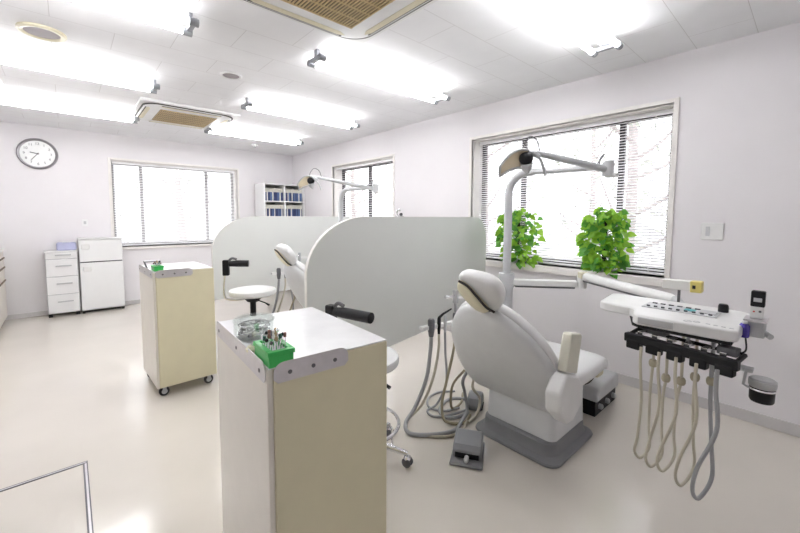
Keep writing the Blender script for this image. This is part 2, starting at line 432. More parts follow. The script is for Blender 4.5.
# ------------------------------------------------------------------ cabinets on castors
def cabinet(label, loc, rot, w, d, zt, zb):
    t = thing('rolling_cabinet', label, 'cabinet', (*loc, 0), rot, group='cream rolling cabinets')
    hw, hd = w/2, d/2
    MB().box(-hw+.016, hw, -hd, hd, zb, zt-.004).build('body', M_cab, t, bevel=.006, seg=3)
    MB().box(-hw, -hw+.016, -hd+.004, hd, zb, zt-.004).build('side_panel', M_cabl, t, bevel=.003)  # paler than the body, painting in the better-lit left side
    MB().box(-hw+.002, hw-.002, -hd+.002, hd-.002, zt-.004, zt).build('worktop', M_top, t, bevel=.001)
    # strips of steel along the two edges
    def strip(a0, a1, plane, ax):
        r = .03; P = []
        z0, z1 = zt-.045, zt+.012
        for (cx, cz, s0) in ((a1-r, z1-r*.9, 0), (a0+r, z1-r*.9, PI/2)):
            for k in range(7):
                a = s0+PI/2*k/6; P.append((cx+r*math.cos(a), cz+r*.9*math.sin(a)))
        P += [(a0, z0+.012), (a0+.012, z0), (a1-.012, z0), (a1, z0+.012)]
        o = MB().prism(P, plane-.003, plane, ax).build('edge_guard', M_steel, t, bevel=.001)
        for q in (a0+.045, (a0+a1)/2, a1-.045):
            m = MB(); c = (q, plane-.003, zt-.02) if ax == 'y' else (plane-.003, q, zt-.02)
            m.lathe([(.001, -.002), (.006, -.0015), (.006, .001), (.001, .001)], c, 12, ax); m.build('screw', M_dgrey, o)
    strip(-hw+.015, hw-.150, -hd, 'y'); strip(-hd+.012, hd-.01, -hw, 'x')
    m = MB(); m.box(hw, hw+.0015, -hd+.02, -hd+.023, zb+.02, zt-.08); m.box(hw-.002, hw+.002, -hd+.06, hd-.02, zt-.3, zt-.296)
    m.build('door_gap', M_gap, t)
    MB().box(hw-.012, hw+.002, -hd+.012, -hd+.034, zt-.42, zt-.25).build('finger_pull', M_black, t, bevel=.003)
    for sx in (-1, 1):
        for sy in (-1, 1):
            cx, cy = sx*(hw-.05), sy*(hd-.05)
            m = MB(); m.box(cx-.02, cx+.02, cy-.02, cy+.02, zb-.006, zb); m.box(cx-.012, cx+.012, cy-.021, cy-.016, .03, zb-.006); m.box(cx-.012, cx+.012, cy+.016, cy+.021, .03, zb-.006)
            c = m.build('caster', M_alu, t)
            MB().lathe([(.006, -.013), (.028, -.013), (.034, -.008), (.034, .008), (.028, .013), (.006, .013)], (cx, cy, .034), 20, 'y').build('wheel', M_black, c)
            MB().lathe([(.001, -.0145), (.019, -.0145), (.019, .0145), (.001, .0145)], (cx, cy, .034), 16, 'y').build('wheel_hub', M_lgrey, c)
    return t
cabinet('cream rolling cabinet nearest in front with white top and steel edge strips', (.585, 1.205), math.radians(-3.2), .392, .56, .93, .076)
cabinet('far cream rolling cabinet on black castors between the fridge and the partition', (.628, 3.375), math.radians(2), .405, .52, .93, .076)

# bur stand, jar and bits on the cabinets
def burstand(label, loc, rot, n, sc=1.):
    t = thing('bur_stand', label, 'bur stand', loc, rot, group='green bur stands')
    w, d, h = .034*sc, .060*sc, .044*sc
    m = MB(); m.box(-w, w, -d, d, 0, h*.78); m.build('block', M_green, t, bevel=.003)
    m = MB(); m.box(-w-.003, w+.003, -d-.003, -d+.014, h*.7, h); m.box(-w-.003, w+.003, d-.014, d+.003, h*.7, h); m.box(-w-.003, -w+.012, -d+.014, d-.014, h*.7, h); m.box(w-.012, w+.003, -d+.014, d-.014, h*.7, h)
    m.build('rim', M_green, t, bevel=.002)
    MB().box(-w+.012, w-.012, -d+.014, d-.014, h*.78, h*.84).build('bur_bed', M_lgrey, t)
    cols = [M_dgrey, M_chrome, mat('brown_stone', (.25, .12, .09), .6), mat('tan_stone', (.55, .42, .25), .6), M_black, mat('white_stone', (.8, .78, .74), .6), mat('dark_green_stone', (.03, .12, .09), .6)]
    R = Matrix.Rotation(rot, 3, 'Z'); i = 0; desc = ['dark grey', 'chrome', 'brown', 'tan', 'black', 'white', 'dark green']
    for ix in range(4):
        for iy in range(n):
            x = (-.019+.0127*ix)*sc; y = (-.036+.072*iy/max(1, n-1))*sc+random.uniform(-.003, .003); p = R @ V(x, y, 0)+V(*loc)
            k = (ix*3+iy*2) % 7
            b = thing('dental_bur', '%s dental bur standing in the %s' % (desc[k], 'near green stand' if sc > .9 else 'far green stand'), 'dental bur', (p.x, p.y, loc[2]+h*.82), group='%s burs in the %s' % (desc[k], 'near green stand' if sc > .9 else 'far green stand'))
            hh = random.uniform(.022, .042)*sc
            MB().cyl((0,0,0), (0,0,hh), .0016, 8).build('shank', M_chrome, b)
            hd = random.choice([[(.001, 0), (.0042, .002), (.005, .008), (.003, .014), (.001, .015)], [(.001, 0), (.004, 0), (.004, .012), (.001, .013)], [(.001, 0), (.0052, .004), (.005, .008), (.001, .011)]])
            MB().lathe([(r, z+hh-.006) for r, z in hd], seg=10).build('head', cols[k], b)
            i += 1
    return t
burstand('green bur stand full of burs at the corner of the near cabinet', (.415, .992, .93), math.radians(-3.2), 5)
burstand('green bur stand on the far cabinet', (.478, 3.20, .93), math.radians(3), 3, .85)

t = thing('instrument_jar', 'clear round jar of metal instruments beside the green stand on the near cabinet', 'jar', (.448, 1.225, .93))
MB().lathe([(.06, 0), (.063, .004), (.063, .062), (.060, .062), (.058, .006), (.001, .006), (.001, 0)], seg=36).build('glass_wall', M_clear, t)
MB().lathe([(.001, .066), (.064, .066), (.066, .062), (.066, .058), (.001, .058)], seg=36).build('lid', M_clear, t)
for zc in (.022, .044):
    m = MB(); m.torus((0, 0, zc), .048, .0025, 30, 6)
    for k in range(4):
        a = k*PI/4+.2; m.cyl((.047*math.cos(a), .047*math.sin(a), zc), (-.047*math.cos(a), -.047*math.sin(a), zc), .002, 6)
    m.build('wire_rack', M_chrome, t)
m = MB()
for k in range(10):
    a = 2*PI*k/10+.3; m.box(.042*math.cos(a)-.007, .042*math.cos(a)+.007, .042*math.sin(a)-.007, .042*math.sin(a)+.007, .012+.022*(k % 2), .024+.022*(k % 2))
m.build('instrument_clips', M_dgrey, t, bevel=.002)
t = thing('polishing_cup', 'small cream plastic piece between the jar and the green stand', 'dental piece', (.398, 1.10, .93))
MB().lathe([(.001, 0), (.02, 0), (.022, .008), (.014, .016), (.001, .017)], seg=20).build('cup_body', M_cream, t)
MB().cyl((.0, .0, .014), (.0, .0, .024), .005, 10).build('cup_stem', M_offw, t)
t = thing('wire_stand', 'small steel wire stand behind the green stand on the far cabinet', 'wire stand', (.475, 3.40, .93))
m = MB()
for x in (-.05, .05):
    for y in (-.03, .03): m.cyl((x*.7, y, 0), (x, y, .05), .003, 8)
m.cyl((-.05, -.03, .05), (.05, -.03, .05), .003, 8); m.cyl((-.05, .03, .05), (.05, .03, .05), .003, 8); m.cyl((-.05, -.03, .05), (-.05, .03, .05), .003, 8); m.cyl((.05, -.03, .05), (.05, .03, .05), .003, 8)
m.build('wire_frame', M_dgrey, t)
MB().box(-.052, .052, -.032, .032, .05, .056).build('tray_plate', M_steel, t, bevel=.002)

# ------------------------------------------------------------------ fridge, drawers, far counter, bookcase
t = thing('fridge', 'small white two-door fridge under the back wall clock and window', 'fridge', (.335, 6.55, 0), world=True)
MB().box(.10, .57, 6.585, 6.78, .03, 1.015).build('body', M_white, t, bevel=.008)
MB().box(.10, .57, 6.55, 6.585, .705, 1.0).build('door', M_white, t, bevel=.008)
MB().box(.10, .57, 6.55, 6.585, .045, .690).build('door', M_white, t, bevel=.008)
d1, d2 = [c for c in t.children if c.name.startswith('door')]
MB().box(.125, .212, 6.532, 6.55, .875, .945).build('handle', M_offw, d1, bevel=.012, seg=3)
MB().box(.135, .222, 6.532, 6.55, .575, .640).build('handle', M_offw, d2, bevel=.012, seg=3)
MB().box(.095, .575, 6.545, 6.78, 1.005, 1.025).build('lid', M_white, t, bevel=.006)
m = MB(); m.box(.108, .562, 6.57, 6.77, .69, .705); m.build('door_seal', M_dgrey, t)
MB().box(.11, .56, 6.57, 6.77, .012, .03).build('plinth', M_gap, t)
for x in (.12, .55): MB().cyl((x, 6.585, 0), (x, 6.585, .03), .015, 12).build('foot', M_black, t)

t = thing('drawer_unit', 'white four-drawer unit left of the fridge', 'drawer unit', (-.075, 6.55, 0), world=True)
MB().box(-.235, .085, 6.565, 6.78, .045, .85).build('body', M_white, t, bevel=.004)
MB().box(-.245, .09, 6.545, 6.78, .85, .868).build('top', M_white, t, bevel=.004)
for z0, z1 in ((.765, .845), (.535, .757), (.300, .527), (.055, .292)):
    d = MB().box(-.228, .078, 6.547, 6.565, z0, z1).build('drawer', M_white, t, bevel=.004)
    zc = z1-(z1-z0)*.38
    m = MB(); m.box(-.135, .02, 6.525, 6.533, zc-.008, zc+.008); m.box(-.135, -.125, 6.533, 6.547, zc-.006, zc+.006); m.box(.01, .02, 6.533, 6.547, zc-.006, zc+.006)
    m.build('handle', M_lgrey, d, bevel=.002)  # grey colour stands in for the shadows on white handles
m = MB(); m.box(-.233, .083, 6.555, 6.566, .05, .848); m.build('drawer_gaps', M_lgrey, t)
for x in (-.21, .06): MB().box(x-.02, x+.02, 6.57, 6.61, 0, .045).build('foot', M_black, t, bevel=.003)

t = thing('tissue_pack', 'lavender wrapped pack on top of the white drawer unit', 'pack', (-.015, 6.64, .868))
MB().box(-.105, .095, -.06, .06, 0, .105).build('wrapping', M_lav, t, bevel=.022, seg=3)
MB().box(-.05, .04, -.025, .025, .103, .116).build('flap', M_offw, t, bevel=.005)

t = thing('base_cabinet', 'cream base cabinet with brown grooves at the far left edge', 'cabinet', (-.94, 6.2, 0), world=True)
MB().box(XL+.01, -.62, 5.85, 6.65, .06, .90).build('body', M_cab, t, bevel=.003)
MB().box(XL+.01, -.67, 5.86, 6.64, 0, .06).build('plinth', M_dgrey, t)
MB().box(XL+.01, -.585, 5.84, 6.66, .90, .925).build('worktop', M_offw, t, bevel=.004)
for z0, z1 in ((.815, .89), (.70, .795), (.54, .68)):
    d = MB().box(-.62, -.602, 5.86, 6.64, z0, z1).build('drawer', M_cabl, t, bevel=.003)
    MB().box(-.62, -.592, 5.86, 6.64, z0-.014, z0).build('pull_groove', mat('brown_groove', (.16, .11, .07), .5), d)
for y0, y1 in ((5.86, 6.245), (6.25, 6.64)): MB().box(-.62, -.602, y0, y1, .08, .52).build('door', M_cabl, t, bevel=.003)

t = thing('bookcase', 'white bookcase of blue files in the back right corner', 'bookcase', (2.87, 6.5, 0), world=True)
BX0, BX1, BY0, BY1 = 2.515, 3.265, 6.28, 6.70
MB().box(BX0, BX1, BY1-.012, BY1, 0, 1.90).build('back_panel', M_inner, t)
for x in (BX0, BX1-.022): MB().box(x, x+.022, BY0, BY1-.012, 0, 1.90).build('side_panel', M_white, t, bevel=.002)
MB().box(2.878, 2.900, BY0, BY1-.012, 0, 1.878).build('divider', M_white, t, bevel=.002)
SHZ = [.06, .38, .70, 1.015, 1.315, 1.60]
MB().box(BX0+.022, BX1-.022, BY0, BY1-.012, 1.878, 1.90).build('top_panel', M_white, t, bevel=.002)
for z in SHZ:
    for xa, xb in ((BX0+.022, 2.878), (2.900, BX1-.022)): MB().box(xa, xb, BY0, BY1-.012, z-.02, z).build('shelf', M_white, t, bevel=.002)
protos = {}
def make_file(kind):
    o = thing('file_folder', 'x', 'file folder')
    mt = {'navy': M_navy, 'blue': M_blue, 'white': M_paper}[kind]
    m = MB(); m.box(0, .003, 0, .25, 0, .150); m.box(.013, .016, 0, .25, 0, .150); m.box(.003, .013, 0, .004, 0, .150); m.build('cover', mt, o, bevel=.001)
    MB().box(.0035, .0125, .006, .25, .002, .215).build('paper_sheets', M_paper, o)
    return o
first = True
for sh, z in (('upper', 1.60), ('second', 1.315)):
    for side, xa in (('left', BX0+.026), ('right', 2.904)):
        x = xa; n = 0
        lim = xa+.325
        while x < lim:
            kind = random.choices(['navy', 'blue', 'white'], [5, 4, 1.2])[0]
            lab = '%s file folder standing in the %s %s bay of the bookcase' % ({'navy': 'navy', 'blue': 'steel blue', 'white': 'cream'}[kind], sh, side)
            grp = '%s files in the %s %s bay' % (kind, sh, side)
            if kind not in protos:
                o = protos[kind] = make_file(kind); o.location = (x, BY0+.035, z); o['label'] = lab; o['group'] = grp
            else:
                p = protos[kind]; o = dup(p, Vector((x, BY0+.035+random.uniform(0, .012), z))-Vector(p.location), lab, grp)
            x += .0178+random.choice([0, 0, 0, .002, .004])

# ------------------------------------------------------------------ dental chair
def pillow(outl, c, n, layers):
    c = Vector(c); n = Vector(n); R = []
    for s, d in layers: R.append([c+(Vector(p)-c)*s+n*d for p in outl])
    m = MB(); m.rings(R); return m
def smooth_outline(pts, k=4):
    P = [Vector(p) for p in pts]; n = len(P); out = []
    for i in range(n):
        a, b, c, d = P[i-1], P[i], P[(i+1) % n], P[(i+2) % n]
        for j in range(k):
            t = j/k; out.append(.5*((2*b)+(c-a)*t+(2*a-5*b+4*c-d)*t*t+(3*b-a-3*c+d)*t**3))
    return out
CH = V(2.10, 1.12, 0)
def rrect(x0, x1, y0, y1, r, n=6):
    o = []
    for cx, cy, a0 in ((x1-r, y1-r, 0), (x0+r, y1-r, PI/2), (x0+r, y0+r, PI), (x1-r, y0+r, 3*PI/2)):
        for k in range(n+1): o.append((cx+r*math.cos(a0+PI/2*k/n), cy+r*math.sin(a0+PI/2*k/n)))
    return o
def dental_chair(label):
    t = thing('dental_chair', label, 'dental chair', CH, group='white dental chairs', world=True)
    P0 = V(1.93, 1.09, .28); s = V(-.538, 0, .843); n = V(-.843, 0, -.538); yy = V(0,1,0)
    def P(u, v, d=0): return P0+yy*u+s*v+n*d
    u0 = .055
    prof = [(-.045, .20), (-.03, .285), (.03, .325), (.12, .342), (.22, .340), (.32, .325), (.42, .298), (.50, .262), (.57, .212), (.63, .155), (.67, .085)]
    o = [P(u0+w, v) for v, w in prof]+[P(u0, .688)]+[P(u0-w, v) for v, w in reversed(prof)]
    o = smooth_outline(o, 3); c = P(u0, .30)
    pillow(o, c, n, [(.25, .048), (.55, .043), (.80, .030), (.93, .013), (.985, -.004), (1, -.022), (.995, -.034)]).build('back_shell', M_shell, t, sharp=60)
    pillow(o, c, n, [(.965, -.036), (1.0, -.046), (1.012, -.062), (1.0, -.082), (.95, -.100), (.8, -.112), (.3, -.118)]).build('back_cushion', M_vinyl, t, sharp=60)
    # lowered wing of the shell that meets the seat
    hp = [(-.115, .10), (-.095, .03), (-.03, -.035), (.0, -.04), (.03, -.035), (.105, .03), (.125, .10)]
    # headrest: pad, mount and lever; the pad leans towards one side as in use
    hc = P(.0, .81, -.02); e2 = s; hn = n
    po = smooth_outline([P(u, v, -.02) for u, v in ((.118,.868),(.083,.893),(-.02,.888),(-.088,.862),(-.112,.80),(-.092,.73),(-.052,.68),(-.020,.672),(.014,.71),(.050,.775),(.09,.835))], 4)
    hr = pillow(po, hc, hn, [(.3, .014), (.8, .012), (.95, .004), (1, -.010), (.99, -.034), (.93, -.052), (.6, -.064), (.2, -.066)]).build('headrest', M_vinyl, t, sharp=60)
    mc = P(.05, .765, -.02)
    mo = smooth_outline([P(u, v, -.02) for u, v in ((.120,.835),(.090,.865),(.045,.835),(.012,.775),(-.020,.705),(.0,.676),(.05,.684),(.09,.732),(.118,.79))], 4)
    pillow(mo, mc, hn, [(1.0, -.03), (1.0, .020), (.92, .036), (.6, .044), (.2, .046)]).build('headrest_mount', M_cream, hr, sharp=60)
    lv = [P(.095, .868, .006), P(.045, .846, .010), P(.008, .790, .014), P(-.022, .725, .012), P(-.052, .690, .002)]
    MB().tube(spline(lv), .0065, 8).build('release_lever', M_gap, hr)
    MB().tube([hc-e2*.10-hn*.01, P(u0-.04, .62, -.045)], [.034, .030], 14).build('headrest_post', M_dgrey, hr)
    # seat and leg rest in one moulded cushion
    secs = [(1.90, .36, .455, .26, 1.145), (2.0, .352, .475, .295, 1.14), (2.15, .350, .475, .315, 1.14), (2.30, .352, .470, .315, 1.14), (2.44, .358, .462, .31, 1.14), (2.53, .350, .452, .30, 1.14), (2.60, .325, .425, .285, 1.14), (2.645, .30, .375, .26, 1.14)]
    R = []
    for x, z0, z1, hw, yc in secs:
        ring = []; hz = (z1-z0)/2; zc = (z0+z1)/2
        for k in range(36):
            a = 2*PI*k/36; ca, sa = math.cos(a), math.sin(a)
            ring.append((x, yc+hw*math.copysign(abs(ca)**.32, ca), zc+hz*math.copysign(abs(sa)**.55, sa)))
        R.append(ring)
    MB().rings(R).build('seat_cushion', M_vinyl, t, sharp=50, sub=1)
    m = MB(); m.box(2.56, 2.66, .90, 1.38, .27, .335); m.build('foot_cap', M_cream, t, bevel=.02, seg=3)
    MB().box(1.95, 2.50, .93, 1.35, .315, .37).build('seat_frame', M_lgrey, t, bevel=.015, seg=3)
    # upright armrest
    Y0, Y1 = .765, .822
    A = [(1.820, .752), (1.832, .762), (1.935, .738), (1.948, .722), (1.905, .535), (1.775, .578)]
    MB().prism(A, Y0+.004, Y1-.004, 'y').build('armrest', mat('pale_cream', (.76, .74, .64), .4), t, bevel=.010, seg=3)
    B = [(1.772, .572), (1.905, .528), (1.975, .46), (1.965, .365), (1.86, .305), (1.80, .31), (1.71, .39), (1.702, .49)]
    MB().prism(B, Y0-.004, Y1+.02, 'y').build('armrest_bracket', M_vinyl, t, bevel=.016, seg=3)
    # base column, plinth
    m = MB(); m.rings([[(x, y, z) for x, y in rrect(1.915+i, 2.335-i, .885+i, 1.33-i, .045)] for z, i in ((.075, 0), (.34, .008), (.355, .015), (.36, .03))])
    m.build('base_column', M_shell, t)
    m = MB(); m.rings([[(x, y, z) for x, y in rrect(1.840+i, 2.385-i, .835+i, 1.38-i, .07)] for z, i in ((0, .004), (.010, 0), (.020, .004), (.027, .018), (.034, .034), (.05, .040), (.095, .044), (.102, .052))])
    m.build('plinth', M_grey, t)
    return t
chair = dental_chair('white dental chair in front with grey plinth and raised armrest')
dup(chair, (.03, 2.30, 0.0), 'far white dental chair half hidden behind the nearer partition')

# ------------------------------------------------------------------ operating light on its pole
def op_light(label, head, base):
    bx, by = base
    t = thing('operating_light', label, 'dental light', (bx, by, 0), group='dental operating lights', world=True)
    MB().lathe([(.001, 0), (.11, 0), (.11, .02), (.06, .035), (.001, .04)], (bx, by, 0)).build('base_plate', M_lgrey, t)
    MB().lathe([(.001, .03), (.048, .03), (.048, .78), (.052, .80), (.052, .875), (.046, .89), (.001, .89)], (bx, by, 0)).build('lower_post', M_lgrey, t)
    arc = [(bx, by, .85), (bx, by, 1.2), (bx, by, 1.50)]+[(bx, by-.155+.155*math.cos(a), 1.50+.155*math.sin(a)) for a in [PI/2*k/8 for k in range(1, 9)]]
    MB().tube(arc+[(bx, by-.20, 1.656)], [.030]*3+[.027]*8+[.024], 16).build('upper_post', M_lgrey, t)
    jx, jy, jz = bx, by-.69, 1.635
    MB().tube([(bx, by-.17, 1.656), (bx, jy+.02, 1.645)], [.021, .017], 14).build('swing_arm', M_lgrey, t)  # arm toned grey, painting in the shade of its backlit side
    j = MB().cyl((jx, jy, jz-.045), (jx, jy, jz+.045), .032, 18).build('joint', M_lgrey, t)
    MB().box(jx-.012, jx+.04, jy-.05, jy+.015, jz-.055, jz-.03).build('joint_cover', M_offw, j, bevel=.006)
    hx, hy, hz = head; J = V(jx, jy, jz-.01); Hd = V(*head); el = V(hx, hy, hz+.075)
    d = (el-J); el = el-d.normalized()*.06
    MB().tube([J, J+d*.5, el], [.022, .020, .016], 14).build('spring_arm', M_alu, t)
    for base_p, tn in ((J+d*.06, d.normalized()), (el-d*.02, d.normalized())):
        pass
    MB().tube(spline([el-d*.10+V(0,0,.012), el-d*.06+V(0,0,.075), el+d*.02+V(0,0,.085), el+d*.08+V(0,0,.02), Hd+V(0,0,.03)]), .0035, 6).build('cable', M_dgrey, t)
    MB().tube(spline([J+V(0,.05,.0), J+V(.0,.05,.07), J+d*.05+V(0,0,.09), J+d*.13+V(0,0,.02)]), .0035, 6).build('cable', M_dgrey, t)
    MB().tube(spline([el, el+d.normalized()*.05+V(0,0,-.005), Hd+V(0,0,.035)]), .013, 12).build('yoke', M_alu, t)
    # lamp head: a shallow curved reflector shell with a rim, dark core and handle, facing down
    side = V(-.62, .78, 0).normalized()            # long direction of the head
    face = V(-.55, -.45, -.42).normalized(); up = side.cross(face).normalized()
    if up.z < 0: up = -up
    face = up.cross(side) if up.cross(side).dot(face) > 0 else side.cross(up)
    def pt(u, v, dd=0):
        # u along the head -1..1, v across it -1..1
        return Hd+side*(u*.125)+up*(v*(.056-.022*u*u)+.030-.062*u*u)+face*(.040*u*u+.015*v*v+dd)
    hd = MB(); N = 13; grid = []; U0, U1 = .30, 1.0
    for dd in (0, -.010):
        for i in range(N):
            for k in range(7): grid.append(pt(-.25+(1.25)*i/(N-1), -1+2*k/6, dd))
    fs = []
    for L in (0, N*7):
        for i in range(N-1):
            for k in range(6): fs.append((L+i*7+k, L+i*7+k+1, L+(i+1)*7+k+1, L+(i+1)*7+k))
    hd.add(grid, fs); ho = hd.build('lamp_head', M_refl, t, sharp=70)
    rim = [pt(-.25+1.25*i/14, 1) for i in range(15)]+[pt(1, 1-2*i/6) for i in range(1, 7)]+[pt(1-1.25*i/14, -1) for i in range(1, 15)]
    MB().tube(rim, .0075, 8).build('rim', M_alu, ho)
    MB().ball(Hd+up*.028+face*.012-side*.022, .040, 16, (1, 1, 1)).build('lamp_core', M_black, ho)
    MB().tube([Hd+up*.004+face*.03-side*.025, Hd-up*.030+face*.035-side*.03, Hd-up*.056+face*.035-side*.035], [.036, .026, .008], 14).build('core_shield', M_alu, ho)
    MB().tube([Hd+up*.062+face*-.01-side*.03, Hd+up*.052-side*.07, Hd+up*.03-side*.10], [.016, .020, .012], 12).build('head_cover', M_alu, ho)
    MB().tube(spline([pt(-.5, 1), pt(-.78, .9), pt(-.98, .2), pt(-1.08, -.7)]), .008, 8).build('handle', M_alu, ho)
    return t
op_light('tall dental light on a bent white pole in front of the large window', (2.02, 1.185, 1.655), (2.50, 1.565))
op_light('far dental light seen over the partitions beside the bookcase', (2.00, 3.72, 1.70), (2.50, 3.88))

# ------------------------------------------------------------------ suction stand beside the chair
def suction(label):
    B = V(2.42, 1.60, 0)
    t = thing('suction_unit', label, 'suction unit', B, group='suction hose holders', world=True)
    MB().tube(spline([(2.445, 1.575, .78), (2.25, 1.60, .75), (2.08, 1.62, .76), (2.0, 1.64, .765)]), .014, 12).build('support_arm', M_offw, t)
    m = MB(); m.box(1.975, 1.995, 1.62, 1.66, .735, .825); m.build('arm_plate', M_alu, t, bevel=.004)
    MB().tube([(1.975, 1.64, .79), (1.93, 1.645, .785), (1.89, 1.65, .79)], [.006, .006, .012], 10).build('tap', M_chrome, t)
    MB().tube([(1.985, 1.64, .735), (2.0, 1.65, .66), (2.02, 1.65, .60)], .010, 10).build('drop_bar', M_alu, t)
    h = MB().obox((1.85, 1.65, .605), (1, 0, -.06), .19, .018, .013).build('holder', M_offw, t, bevel=.004)
    hp = [(1.735, 'g', .023), (1.81, 'b', .012), (1.87, 'b', .011), (1.965, 'b', .011)]
    for i, (x, k, r) in enumerate(hp):
        y = 1.632
        m = MB(); m.tube([(x, y, .555), (x, y, .60), (x, y, .66), (x, y, .672)], [r*.7, r, r, r*.7], 14)
        o = m.build('handpiece', (M_dgrey, M_black, M_lgrey, M_dgrey)[i], t)
        if i == 1: MB().tube([(x, y, .665), (x+.03, y-.01, .688), (x+.10, y-.02, .712)], [.010, .008, .005], 10).build('nozzle', M_black, o)
        if i == 3: MB().tube([(x, y, .60), (x+.08, y, .60)], .010, 10).build('nozzle', M_black, o)
    def hose(pts, r, mt): MB().tube(spline(pts, 8), r, 10).build('hose', mt, t)
    hose([(1.735, 1.632, .56), (1.725, 1.63, .45), (1.69, 1.63, .28), (1.64, 1.68, .09), (1.56, 1.68, .02), (1.50, 1.60, .016), (1.53, 1.53, .016), (1.64, 1.45, .016), (1.74, 1.42, .016), (1.85, 1.46, .016), (1.96, 1.50, .02)], .0125, M_hoseg)
    hose([(1.81, 1.632, .555), (1.80, 1.625, .45), (1.74, 1.62, .27), (1.68, 1.66, .10), (1.585, 1.70, .012), (1.52, 1.60, .01), (1.56, 1.505, .01), (1.66, 1.41, .01), (1.78, 1.40, .01), (1.93, 1.47, .012)], .009, M_hose)
    hose([(1.87, 1.632, .555), (1.875, 1.63, .42), (1.90, 1.64, .20), (1.88, 1.70, .03), (1.78, 1.70, .012), (1.755, 1.62, .012), (1.85, 1.56, .012), (1.98, 1.52, .02)], .008, M_hoseg)
    hose([(1.965, 1.632, .555), (1.955, 1.62, .44), (1.86, 1.60, .24), (1.79, 1.58, .10), (1.76, 1.52, .02), (1.84, 1.44, .012), (1.95, 1.47, .012)], .009, mat('olive_hose', (.33, .29, .19), .5))
    return t
su = suction('white suction holder with hanging hoses left of the nearer dental chair')
dup(su, (-.05, 2.22, .10), 'far suction holder with black handpieces beside the far dental chair')

t = thing('hose_bundle', 'looped grey and beige hoses dropping from behind the near chair back to the floor', 'hoses', (1.95, 1.50, 0), world=True)
def hose(pts, r, mt): MB().tube(spline(pts, 8), r, 10).build('hose', mt, t)
hose([(1.98, 1.50, .33), (1.93, 1.52, .24), (1.99, 1.55, .13), (1.98, 1.52, .03), (1.90, 1.50, .014), (1.80, 1.56, .014), (1.86, 1.66, .014), (2.02, 1.70, .014), (2.12, 1.60, .014)], .011, M_hoseg)
hose([(2.0, 1.46, .31), (1.97, 1.47, .20), (2.04, 1.46, .10), (1.98, 1.44, .02), (1.87, 1.425, .012)], .009, M_hose)
hose([(1.96, 1.53, .30), (1.90, 1.58, .20), (1.88, 1.58, .08), (1.93, 1.60, .014), (2.04, 1.62, .012), (2.16, 1.70, .012)], .008, MATS['olive_hose'])
hose([(2.14, 1.76, .012), (2.03, 1.83, .012), (1.90, 1.81, .012), (1.82, 1.72, .012), (1.86, 1.62, .012), (1.97, 1.58, .012)], .008, M_hoseg)

# ------------------------------------------------------------------ foot controls and floor box
yaw = math.radians(-58)
t = thing('foot_pedal', 'grey foot pedal on the floor in front of the near chair plinth', 'foot pedal', (1.625, 1.235, 0), yaw)
m = MB(); m.rings([[(x, y, z) for x, y in ((-.088, y0), (.088, y0), (.085, y1), (-.085, y1))] for z, y0, y1 in ((0, -.125, .12), (.018, -.125, .12))]); m.build('base', M_grey, t, bevel=.008, seg=3)
m = MB(); m.prism([(-.07, .018), (-.07, .055), (-.045, .082), (.075, .102), (.115, .075), (.115, .018)], -.078, .078, 'x'); m.build('housing', mat('pedal_grey', (.30, .31, .33), .4), t, bevel=.010, seg=3)
MB().box(-.064, .064, -.076, -.068, .022, .048).build('slot', M_black, t, bevel=.002)
MB().tube([(0, -.06, .032), (0, -.10, .030), (0, -.118, .030)], [.011, .014, .007], 12).build('toe_knob', M_lgrey, t)
t = thing('foot_control', 'dark grey rounded foot control beside the left edge of the near plinth', 'foot control', (2.10, 1.54, 0), math.radians(30))
m = MB(); m.prism([(-.085, 0), (-.09, .03), (-.06, .075), (-.01, .092), (.05, .085), (.085, .05), (.09, 0)], -.05, .05, 'y'); m.build('housing', M_grey, t, bevel=.014, seg=3)
MB().box(-.06, .05, -.055, .055, 0, .012).build('rubber_base', M_black, t, bevel=.003)

t = thing('floor_junction_box', 'low grey and black utility box on the floor under the leg rest', 'utility box', (2.75, 1.05, 0), world=True)
m = MB(); m.prism([(2.56, .105), (2.56, .145), (2.60, .190), (2.92, .215), (2.955, .19), (2.955, .105)], .90, 1.16, 'y'); m.build('cover', M_lgrey, t, bevel=.012, seg=3)
MB().box(2.57, 2.945, .915, 1.15, 0, .105).build('base', M_black, t, bevel=.004)
for x in (2.64, 2.76, 2.88):
    MB().lathe([(.001, 0), (.018, 0), (.018, -.018), (.012, -.024), (.001, -.024)], (x, .915, .055), 16, 'y').build('valve_knob', M_alu, t)
MB().tube(spline([(2.60, 1.0, .19), (2.62, .97, .215), (2.66, .96, .26), (2.64, .98, .31)]), .005, 8).build('tube', M_gap, t)

# ------------------------------------------------------------------ instrument table (arm, tray, hoses)
t = thing('instrument_table', 'white swing-arm instrument tray with hanging hoses right of the near chair', 'instrument tray', (2.50, 1.565, .80), world=True)
a1 = MB(); a1.obox((2.68, 1.353, .835), (.36, -.424, 0), .235, .030, .024); o = a1.build('lower_arm', M_offw, t, bevel=.010, seg=3)
MB().obox((2.68, 1.353, .806), (.36, -.424, 0), .215, .024, .006).build('underside_strip', M_dgrey, o)
MB().cyl((2.50, 1.565, .80), (2.50, 1.565, .905), .056, 24).build('pole_collar', M_lgrey, t)
MB().cyl((2.855, 1.147, .805), (2.855, 1.147, .90), .034, 20).build('elbow', M_offw, t)
MB().obox((2.83, 1.13, .905), (.36, -.424, 0), .03, .03, .022).build('elbow_cap', M_cream, t, bevel=.005)
E0, E1 = V(2.855, 1.147, .895), V(2.28, .44, .915); d = E1-E0
o = MB().tube([E0, E0+d*.04, E0+d*.5, E0+d*.93, E1], [.018, .031, .029, .027, .014], 18).build('upper_arm', M_offw, t)
MB().tube([E0+d*.01+V(0,0,-.030), E0+d*.75+V(0,0,-.026)], .013, 8).build('cable_strip', M_dgrey, o)
